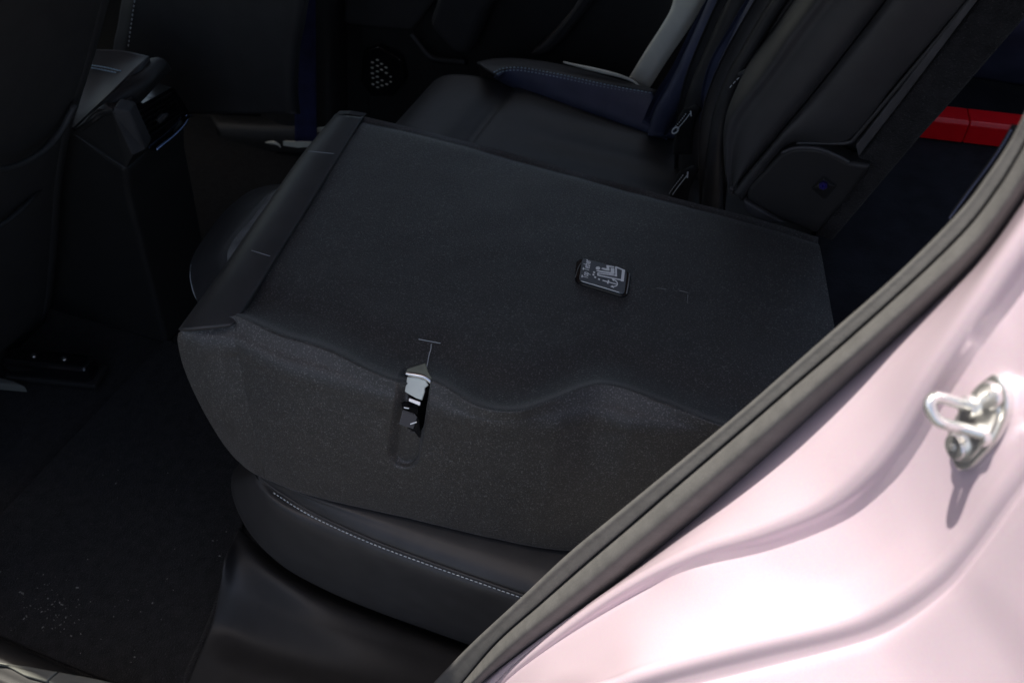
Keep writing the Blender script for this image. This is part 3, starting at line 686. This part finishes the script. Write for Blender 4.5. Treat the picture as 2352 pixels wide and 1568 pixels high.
for a, b in [(325,385),(293,400),(352,410),(325,422),(380,433),(293,435),(352,447),(325,458),(293,470),(382,468),(325,492),(410,492),(355,515),(297,500),(325,527),(410,525),(297,540),(355,548),(385,540),(327,560)]:
    c0 = D(*CP(a, b), yd-.0065); s = .0032*(1 if a < 390 else .7)
    o = obj('grille_hole', [c0+Vector((s*1.3*math.cos(k*.785), -.001, s*.55*math.sin(k*.785))) for k in range(8)]+[c0+Vector((s*1.3*math.cos(k*.785), .002, s*.55*math.sin(k*.785))) for k in range(8)],
            [tuple(range(8))]+[(k, (k+1) % 8, 8+(k+1) % 8, 8+k) for k in range(8)], 'pale', gr, smooth=False)
pt = thing('pale_pillar_trim', 'pale grey trim strip rising diagonally beside the far door', 'trim', (-.42,1.74,.25))
ptp = FD([(1935,500),(2060,410),(2140,190),(2205,60),(2230,-40),(2300,-300),(2560,-300),(2420,0),(2352,130),(2200,360),(2060,572)], 1.74)
ptl = [FD([(1930,505),(2030,340),(2140,170),(2205,50),(2225,-60),(2240,-260)], 1.745), FD([(1945,512),(2050,345),(2165,170),(2235,50),(2260,-60),(2280,-260)], 1.73),
       FD([(2020,560),(2140,365),(2260,180),(2340,50),(2400,-60),(2480,-260)], 1.725), FD([(2062,575),(2190,375),(2320,185),(2400,50),(2460,-60),(2560,-260)], 1.745)]
thick(obj('trim_strip', *grid(loft(ptl, 40, 20)), 'pale', pt), .02)
t = thing('seat_belt', 'navy seat belt webbing hanging straight down beside the far door pillar', 'seat belt', D(700,320,1.70))
bw = [[D(u, v, 1.70) for v in (-120,0,120,220,325)] for u in (672,)]
bl_ = [[D(674+.01*v, v, 1.70) for v in (-120,0,120,220,325)], [D(700+.01*v, v, 1.697) for v in (-120,0,120,220,325)], [D(724+.01*v, v, 1.70) for v in (-120,0,120,220,325)]]
thick(obj('webbing', *grid(loft(bl_, 30, 8)), 'web', t), .002)
t = thing('door_pillar', 'dark door pillar trim behind the hanging navy belt', 'pillar', (-1.2,1.80,-.1))
pr = [[D(u, v, 1.80) for v in (-150,0,120,220,280)] for u in (610,)]
thick(obj('pillar_trim', *grid(loft([[D(600, v, 1.82) for v in (-150,0,120,220,300)], [D(640, v, 1.77) for v in (-150,0,120,220,300)], [D(735, v, 1.765) for v in (-150,0,120,220,300)], [D(765, v, 1.775) for v in (-150,0,120,220,300)], [D(800, v, 1.84) for v in (-150,0,120,220,300)]], 30, 24)), 'soft', t), .01)
t = thing('door_sill', 'dark far door sill with short pale metal scuff plate', 'door sill', D(640,330,1.74))
thick(obj('sill_cover', *grid(loft([[D(u, v, 1.80) for u, v in ((480,262),(600,268),(720,272),(860,300))], [D(u, v, 1.76) for u, v in ((490,285),(600,290),(720,296),(860,325))], [D(u, v, 1.74) for u, v in ((500,312),(600,318),(720,326),(860,350))], [D(u, v, 1.73) for u, v in ((500,345),(600,350),(720,356),(860,380))]], 30, 20)), 'plastic', t), .01)
SQ = crop(0, 0, 2.8)
def SD(pts, y): return [D(*SQ(a, b), y) for a, b in pts]
bev(prism('scuff_plate', SD([(1938,968),(2140,975),(2125,1010),(2040,1015),(1940,1000)], 1.715), (0,.01,-.004), 'pale', t), .002)
tube('plate_end', SD([(1820,978),(1870,978),(1905,990),(1925,1012)], 1.715), lambda s: .001+.004*math.sin(math.pi*s), 'pale', t, n=16, seg=8)
bev(prism('scuff_plate', SD([(2165,880),(2225,870),(2200,910),(2170,905)], 1.73), (0,.01,-.004), 'pale', t), .002)

# ------------------------------------------------------------------ centre console
C5 = crop(160, 100, 4.611)
cc = thing('center_console', 'black centre console end with rear air vents and stitched leather pad', 'console', (-1.15,1.12,FL))
def CS(a, b, y): return D(*C5(a, b), y)
pad = [[CS(330,95,1.16), CS(640,110,1.17), CS(950,175,1.18)], [CS(270,290,1.13), CS(500,330,1.13), CS(790,320,1.13)], [CS(180,620,1.08), CS(330,640,1.075), CS(520,580,1.075)], [CS(105,880,1.045), CS(180,860,1.04), CS(290,790,1.04)], [CS(80,985,1.035), CS(95,975,1.03), CS(110,960,1.03)]]
pd = thick(obj('leather_pad', *grid(loft(pad, 30, 40)), 'leather', cc), .02)
BASE[pd] = BASE[cc]
up_ = Vector((0,-.001,.0015))
stitches('stitching', [CS(268,280,1.128)+up_, CS(460,310,1.128)+up_, CS(650,355,1.128)+up_], 'bluethread', pd, pitch=.0065, r=.0011, fill=.75)
stitches('stitching', [CS(265,308,1.125)+up_, CS(440,340,1.125)+up_, CS(628,382,1.125)+up_], 'bluethread', pd, pitch=.0065, r=.0011, fill=.75)
hs = [[CS(965,195,1.19), CS(1060,190,1.195), CS(1150,235,1.20), CS(1200,320,1.205)], [CS(700,430,1.105), CS(860,440,1.12), CS(960,470,1.13), CS(1010,530,1.14)], [CS(420,690,1.05), CS(560,690,1.06), CS(690,720,1.075), CS(760,770,1.085)], [CS(110,1000,1.02), CS(240,900,1.02), CS(370,800,1.03), CS(540,760,1.035)]]
thick(obj('vent_hood', *grid(loft(hs, 30, 30)), 'plastic', cc), .01)
sidep = [CS(100,1050,1.02), CS(130,985,1.02), CS(360,770,1.03), CS(535,800,1.036), CS(760,1300,1.036), CS(690,1440,1.03)]
bev(prism('side_panel', sidep, (0,.05,0), 'plastic', cc), .002)
bvl = [CS(545,755,1.034), CS(720,795,1.05), CS(915,1235,1.06), CS(760,1310,1.034), CS(530,840,1.030)]
bev(prism('bevel_panel', bvl, (-.01,.03,0), 'grey', cc), .004, 3)
tube('trim_line', [CS(100,1052,1.018), CS(400,1268,1.022), CS(690,1442,1.026)], .0008, 'grey', cc, n=16, seg=6)
va, vb, vc = CS(730,790,1.062), CS(1215,520,1.19), CS(1050,1240,1.105)
vn = (vb-va).cross(vc-va).normalized()
if vn.dot(CAM-va) < 0: vn = -vn
def VP(a_, b_, h=0): return PL(*C5(a_, b_), va+vn*h, vn)
vpx = [(725,785),(1000,640),(1215,520),(1330,690),(1420,850),(1250,1040),(1050,1240),(905,1228)]
vent = prism('vent_panel', [VP(a_, b_, -.004) for a_, b_ in vpx], -vn*.03, 'gloss', cc); BASE[vent] = BASE[cc]
for k in range(6):
    q = .10+.135*k
    A_, B_ = lerp2((740,800), (925,1215), q), lerp2((1205,535), (1400,850), q)
    A2, B2 = lerp2((740,800), (925,1215), q+.045), lerp2((1205,535), (1400,850), q+.045)
    prism('vent_slat', [VP(*lerp2(A_, B_, .05), .001), VP(*lerp2(A_, B_, .95), .001), VP(*lerp2(A2, B2, .95), -.002), VP(*lerp2(A2, B2, .05), -.002)], -vn*.0015, 'ventblack', vent)
bev(prism('vent_tab', [VP(a_, b_, .004) for a_, b_ in ((1110,828),(1170,820),(1172,838),(1075,935),(1045,890))], -vn*.006, 'grey', vent), .001)
tube('trim_arc', [VP(a_, b_, .003) for a_, b_ in ((1030,1230),(1110,1165),(1200,1095),(1290,1010),(1350,940),(1390,875))], lambda q: .0042-.003*q, 'bluemetal', vent, n=30, seg=8)
tube('trim_tip', [VP(a_, b_, .003) for a_, b_ in ((1360,843),(1395,850),(1425,846))], .0018, 'bluemetal', vent, n=8, seg=6)
# lower body of the console
t1, t2 = CS(60,1030,1.024), CS(690,1448,1.030)
body = [Vector((t1.x-.45, 1.024, t1.z+.10)), t1, t2, Vector((t2.x-.015, 1.030, t2.z-.06)), Vector((t2.x-.06, 1.035, FL)), Vector((t1.x-.45, 1.03, FL))]
bev(prism('lower_box', body, (0,.17,0), 'plastic', cc), .010, 3)
SL = crop(0, 500, 2.8)
def SLP(a, b, x_): u, v = SL(a, b); d = sight(u, v); return CAM+d*((x_-CAM.x)/d.x)
prism('socket_symbol', [SLP(a, b, -1.255) for a, b in ((915,445),(935,410),(946,425),(938,455),(918,468))], (.0012,0,0), 'thread', cc)
prism('socket_symbol', [SLP(a, b, -1.255) for a, b in ((897,462),(908,460),(906,484),(898,486))], (.0012,0,0), 'thread', cc)

# ------------------------------------------------------------------ front seats and their rails
fs = thing('front_seat_back', 'dark front seat back at the left edge of the frame', 'seat back', (-1.2,.8,.05))
sil = [(345,-420),(280,-230),(222,-60),(176,120),(143,230),(124,300),(108,420),(100,560),(85,700),(45,800)]
rs = []
for k, y in enumerate((.985,.975,.95,.88,.78,.68,.60,.57)):
    b = (0,.003,.006,.007,.007,.006,.0,-.03)[k]
    pr_ = [D(u, v, .985) for u, v in sil]
    rs.append([Vector((p.x+b, y, p.z)) for p in pr_])
rs.insert(0, [Vector((p.x-.10, .985, p.z-.02)) for p in [D(u, v, .985) for u, v in sil]])
thick(obj('back_shell', *grid(loft(rs, 50, 50)), 'leather', fs), .02)
tube('pocket_edge', [D(u, v, y)+Vector((.0,0,0)) for u, v, y in ((172,240,.965),(140,300,.93),(95,350,.88),(30,385,.80),(-40,395,.72))], .006, 'soft', fs, n=40, seg=8)
tube('pocket_edge', [D(u, v, y) for u, v, y in ((118,380,.965),(100,420,.95),(70,460,.90),(20,505,.84),(-40,540,.78))], .005, 'soft', fs, n=40, seg=8)
ff = thing('front_seat_back', 'dark far front seat back with a pale stitched seam', 'seat back', (-1.5,1.5,.1))
sil2 = [(330,-80),(310,0),(300,60),(290,110),(285,200),(290,262)]
rs = []
for k, du in enumerate((-30,-8,10,60,160,300,380,400)):
    rs.append([D(u+du, v, 1.42+.03*(k in (0,7))-.012*math.sin(k/7*math.pi)) for u, v in sil2])
thick(obj('back_shell', *grid(loft(rs, 40, 40)), 'leather', ff), .05)
stitches('stitching', [D(u-3, v, 1.404) for u, v in ((326,-60),(313,0),(304,60),(297,112))], 'thread', ff, pitch=.011, r=.0012, fill=.4, lift=Vector((.0005,-.001,.0005)))
def rail(name, lab, p0, p1, h, w):
    t = thing(name, lab, 'seat rail', (p0+p1)/2)
    d = (p1-p0).normalized(); n = Vector((-d.y, d.x, 0))
    bev(prism('rail_cover', [p0-n*w, p1-n*w, p1+n*w, p0+n*w], (0,0,h), 'gloss', t), .012, 4)
    bev(prism('rail_foot', [p0-n*w*1.3-Vector((0,0,.0)), p1-n*w*1.3+d*.01, p1+n*w*1.3+d*.01, p0+n*w*1.3], (0,0,h*.25), 'plastic', t), .004, 2)
    for s in (.35, .7):
        c = p0.lerp(p1, s)+Vector((0,0,h)); disc('screw', c, Vector((0,0,1)), .006, .003, 'chrome', t, seg=12)
    return t
rail('seat_rail', 'glossy black seat rail cover on the floor beneath the front seat', H(30,850,FL+.02), H(225,870,FL+.02), .05, .022)
rail('seat_rail', 'small black seat rail end beside the centre console foot', H(330,600,FL+.02), H(412,610,FL+.02), .035, .02)
o = thing('rail_bracket', 'worn bare metal bracket at the seat rail end', 'bracket', H(20,875,FL))
bev(prism('bracket', [H(u, v, FL+.03) for u, v in ((-40,862),(0,866),(30,873),(57,886),(0,881),(-40,877))], (0,0,-.02), 'scuff', o), .003)
